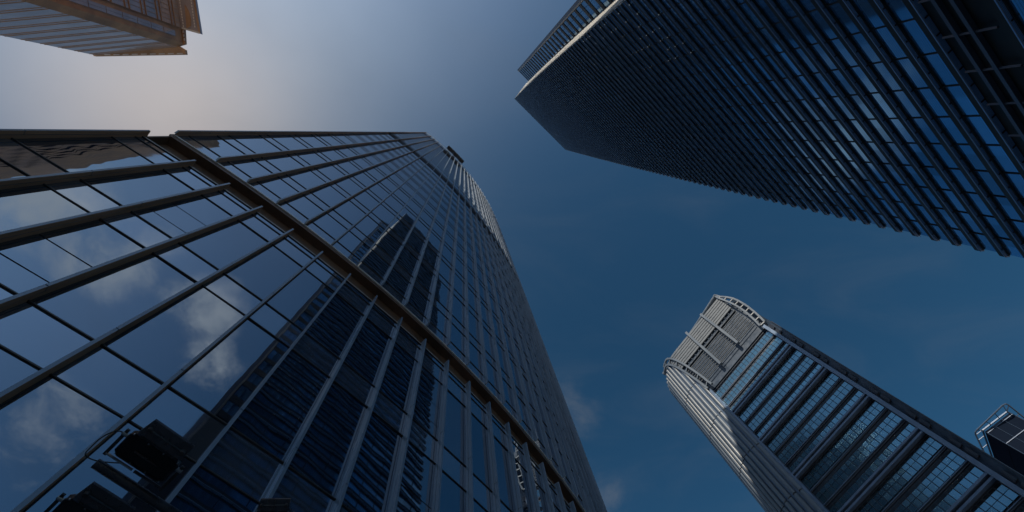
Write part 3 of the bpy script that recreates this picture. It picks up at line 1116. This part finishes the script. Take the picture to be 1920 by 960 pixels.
ca = canopy(((-0.6640, -0.1250), (-0.5063, -0.1320), (-0.5063, -0.1400), (-0.5200, -0.1480), (-0.6640, -0.1330)), 0.993, 1.0)
for i in range(9):
    x = -0.645 + i * 0.0155
    ca.bar(w5(x, -0.1268 - (x + 0.66) * 0.044, 0.9925), w5(x + 0.010, -0.1268 - (x + 0.67) * 0.044, 0.9925), 0.20, 0.06, M['tl_white'])
ca.build('roof_canopy', t5)
cbm = canopy(((-0.5220, -0.1460), (-0.5072, -0.1505), (-0.5050, -0.1755), (-0.5220, -0.1800)), 0.9985, 1.004)
for i in range(3):
    y = -0.1560 - i * 0.0065
    cbm.prism([(xx * H5, yy * H5) for xx, yy in ((-0.5084, y), (-0.5060, y), (-0.5058, y - 0.0042), (-0.5082, y - 0.0042))], CAM_Z + 0.9975 * H5, CAM_Z + 0.9984 * H5, M['tl_white'])
cbm.build('roof_canopy', t5)
cc = canopy(((-0.5085, -0.1770), (-0.4752, -0.1675), (-0.4785, -0.3200), (-0.5085, -0.3200)), 0.9935, 1.0, M['tl_glass'])
for x0 in (-0.5030, -0.4835):
    for i in range(26):
        y = -0.178 - i * 0.0048
        cc.bar(w5(x0, y, 0.993), w5(x0, y - 0.0034, 0.993), 0.22, 0.05, M['tl_white'])
cc.bar(w5(-0.4770, -0.1690, 0.993), w5(-0.4800, -0.3190, 0.993), 0.45, 0.07, M['tl_brown'])
cc.bar(w5(-0.5060, -0.1765, 0.9928), w5(-0.4770, -0.1690, 0.9928), 0.40, 0.07, M['tl_white'])
cc.prism([(xx * H5, yy * H5) for xx, yy in ((-0.4975, -0.176), (-0.4900, -0.180), (-0.4880, -0.192), (-0.4905, -0.206), (-0.4950, -0.215), (-0.4965, -0.19))], CAM_Z + 0.9915 * H5, CAM_Z + 0.9934 * H5, M['tl_brown'])
cc.build('roof_canopy', t5)

# ================================================================== brown neighbour seen only as a reflection, whose roof shades the near tower
t6 = thing('stone_block', 'brown stone block mirrored in the leftmost pane of the curved glass tower', 'building', (-42, -70, 0))
Z6 = zz(5.49)
E6 = Vector((-0.05, -0.45, 0)).normalized()
N6 = Vector((0.45, -0.05, 0)).normalized()
O6 = Vector((-1.15 * U, -1.58 * U, 0)) - E6 * (0.10 * U)


def w6(a, d, z):
    q = O6 + E6 * a + N6 * d
    return Vector((q.x, q.y, z))


sb = MB()
sb.hexa([w6(0, 0, 0), w6(95, 0, 0), w6(95, -28, 0), w6(0, -28, 0)], [w6(0, 0, Z6), w6(95, 0, Z6), w6(95, -28, Z6), w6(0, -28, Z6)], M['stone'])
sb.build('wall', t6)
sb = MB()
sb.hexa([w6(29, -0.6, Z6 - 1), w6(94, -0.6, Z6 - 1), w6(94, -27, Z6 - 1), w6(29, -27, Z6 - 1)], [w6(29, -0.6, 147), w6(94, -0.6, 147), w6(94, -27, 147), w6(29, -27, 147)], M['stone'])
sb.build('upper_wall', t6)
wm = MB()
for i in range(23):
    for k in range(22):
        a, z0 = 2.2 + k * 4.1, 4 + i * 4.25
        wm.hexa([w6(a, 0.01, z0), w6(a + 2.4, 0.01, z0), w6(a + 2.4, -0.3, z0), w6(a, -0.3, z0)],
                [w6(a, 0.01, z0 + 2.5), w6(a + 2.4, 0.01, z0 + 2.5), w6(a + 2.4, -0.3, z0 + 2.5), w6(a, -0.3, z0 + 2.5)], M['t4_glass'])
wm.build('window_rows', t6)['kind'] = 'stuff'

# ================================================================== lighting mast with floodlights in front of the facade
LH = 4.4                                        # lamp height above the eye


def pm(x, y, dz=0.0):
    return Vector((x * LH, y * LH, CAM_Z + LH + dz))


mast = thing('lighting_mast', 'dark steel lighting mast with a cross arm at the bottom left corner', 'mast', (-2.35, 4.55, 0))
mp = MB()
mp.tube([(-2.35, 4.55, 0), (-2.35, 4.55, CAM_Z + LH + 0.1)], 0.07, M['pole'], 16)
mp.build('pole', mast, True)
ma = MB()
arm_a, arm_b = pm(-0.825, 0.722, -0.02), pm(-0.555, 1.000, -0.02)
ma.tube([arm_a, arm_b], 0.048, M['pole'], 16)
ma.build('cross_arm', mast, True)
ms = MB()
e = (arm_b - arm_a).normalized()
for k in (0.62, 0.66):
    c = arm_a.lerp(arm_b, k)
    ms.tube([c - e * 0.012, c + e * 0.012], 0.056, M['steel'], 16)
ms.build('arm_clamp', mast, True)


def floodlight(c, ax, back, name, label, sc=1.0):
    """c: centre of the front glass, ax: along the arm, back: from the arm away; the lamp looks down at the plaza"""
    ax, back = ax.normalized(), back.normalized()
    t = thing(name, label, 'floodlight', c, 'floodlights on the mast')
    up = Vector((0, 0, 1))
    up = (up - back * 0.15).normalized()
    wd, dp = 0.29 * sc, 0.17 * sc

    def q(a, b, z):
        return c + ax * a * sc + back * b * sc + up * z * sc
    hb = MB()
    cr_ = 0.05
    lo = [q(-0.29 + cr_, -0.17, 0), q(0.29 - cr_, -0.17, 0), q(0.29, -0.17 + cr_, 0), q(0.29, 0.17 - cr_, 0), q(0.29 - cr_, 0.17, 0), q(-0.29 + cr_, 0.17, 0), q(-0.29, 0.17 - cr_, 0), q(-0.29, -0.17 + cr_, 0)]
    mid = [p + up * 0.06 * sc for p in lo]
    hi = [c + (p - c) * 0.72 + up * 0.20 * sc for p in lo]
    hb.hexa(lo, mid, M['black'])
    hb.hexa([p + up * 0.001 for p in mid], hi, M['black'])
    for i in range(7):
        x = -0.18 + 0.06 * i
        hb.hexa([q(x, -0.165, 0.065), q(x + 0.012, -0.165, 0.065), q(x + 0.012, 0.165, 0.065), q(x, 0.165, 0.065)],
                [q(x, -0.13, 0.215), q(x + 0.012, -0.13, 0.215), q(x + 0.012, 0.13, 0.215), q(x, 0.13, 0.215)], M['black'])
    hb.build('housing', t)
    bl = MB()
    for x in (-0.26, -0.09, 0.09, 0.26):
        for y in (-0.155, 0.155):
            bl.tube([q(x, y, -0.03), q(x, y, -0.012)], 0.008 * sc, M['steel'], 8)
    bl.build('rim_bolts', t)
    rim = MB()
    rl_ = [p - up * 0.012 * sc for p in lo]
    for a, b in zip(rl_, rl_[1:] + rl_[:1]):
        rim.bar(a, b, 0.014 * sc, 0.018 * sc, M['pole'])
    rim.build('rim', t)
    gl_ = MB()
    inner_ = [c + (p - c) * 0.94 - up * 0.008 * sc for p in lo]
    gl_.hexa(inner_, [p + up * 0.007 * sc for p in inner_], M['lens'])
    gl_.build('front_glass', t)
    lampb = MB()
    lampb.tube([q(-0.14, -0.02, -0.013), q(0.14, -0.02, -0.013)], 0.010 * sc, M['pole'], 8)
    for i in range(4):
        x = -0.06 + 0.035 * i
        lampb.tube([q(x, 0.012, -0.012), q(x, -0.02, -0.012)], 0.006 * sc, M['pole'], 6)
    lampb.build('bulb', t)
    vs = MB()
    vs.hexa([q(-0.25, 0.18, 0.0), q(0.27, 0.18, 0.0), q(0.27, 0.33, 0.10), q(-0.22, 0.33, 0.10)],
            [q(-0.25, 0.18, 0.03), q(0.27, 0.18, 0.03), q(0.27, 0.33, 0.13), q(-0.22, 0.33, 0.13)], M['pole'])
    vs.bar(q(-0.20, 0.255, 0.03), q(0.24, 0.255, 0.03), 0.012 * sc, 0.02 * sc, M['black'])
    vs.bar(q(0.02, 0.18, -0.01), q(0.02, 0.33, 0.09), 0.012 * sc, 0.02 * sc, M['black'])
    for x in (-0.18, 0.22):
        vs.tube([q(x, 0.255, 0.0), q(x, 0.255, 0.05)], 0.028 * sc, M['black'], 10)
    vs.build('ballast_box', t)
    for s in (-1, 1):
        bk = MB()
        bk.bar(q(s * 0.335, -0.25, -0.005), q(s * 0.335, 0.12, 0.03), 0.035 * sc, 0.022 * sc, M['black'])
        bk.tube([q(s * 0.29, 0.06, 0.02), q(s * 0.36, 0.06, 0.02)], 0.022 * sc, M['steel'], 10)
        bk.build('bracket', t)
    rodm = MB()
    rodm.tube([q(-0.335, -0.225, -0.005), q(-0.02, -0.225, -0.005)], 0.014 * sc, M['steel'], 8)
    rodm.tube([q(0.0, -0.225, -0.005), q(0.335, -0.225, -0.005)], 0.016 * sc, M['pole'], 8)
    rodm.build('mounting_rod', t)
    return t, q


axis = arm_b - arm_a
bk_ = Vector((-axis.y, axis.x, 0)).normalized()
if bk_.dot(Vector((0.5, -1, 0))) < 0:
    bk_ = -bk_
c1 = pm(-0.722, 0.722, 0.03)
fl, q = floodlight(c1, axis, bk_, 'floodlight', 'black floodlight with ribbed ballast on the mast arm, cable looping beside it', 0.94)
cbm = MB()
pts = [q(-0.33, 0.02, 0.02), q(-0.37, 0.06, 0.02), q(-0.43, 0.02, 0.0), q(-0.47, -0.10, -0.02), q(-0.475, -0.22, -0.05), q(-0.46, -0.33, -0.06), q(-0.35, -0.33, -0.05), q(-0.22, -0.29, 0.0), q(-0.15, -0.25, 0.02)]


def smooth_path(p, k=6):
    r = []
    for i in range(len(p) - 1):
        a, b, c_, d = p[max(i - 1, 0)], p[i], p[i + 1], p[min(i + 2, len(p) - 1)]
        for q_ in range(k):
            t = q_ / k
            r.append(0.5 * (2 * b + (c_ - a) * t + (2 * a - 5 * b + 4 * c_ - d) * t * t + (3 * b - a - 3 * c_ + d) * t ** 3))
    return r + [p[-1]]


cbm.tube(smooth_path(pts), 0.006, M['rubber'], 8)
cbm.build('cable', fl, True)
floodlight(pm(-0.880, 0.880, 0.0), axis, bk_, 'floodlight', 'black floodlight cut by the bottom edge, nearest the lower left corner', 1.0)
floodlight(pm(-0.468, 0.905, 0.0), Vector((1, 0.06, 0)), Vector((0.06, -1, 0)), 'floodlight', 'black floodlight whose rim just shows at the bottom edge before a glass fin', 0.62)
# second arm that carries the two lower lamps
ma2 = MB()
ma2.tube([pm(-0.98, 0.872, -0.02), pm(-0.62, 1.235, -0.02)], 0.045, M['pole'], 14)
ma2.tube([pm(-0.56, 1.0, -0.03), pm(-0.44, 0.965, -0.03)], 0.035, M['pole'], 12)
ma2.build('cross_arm', mast, True)
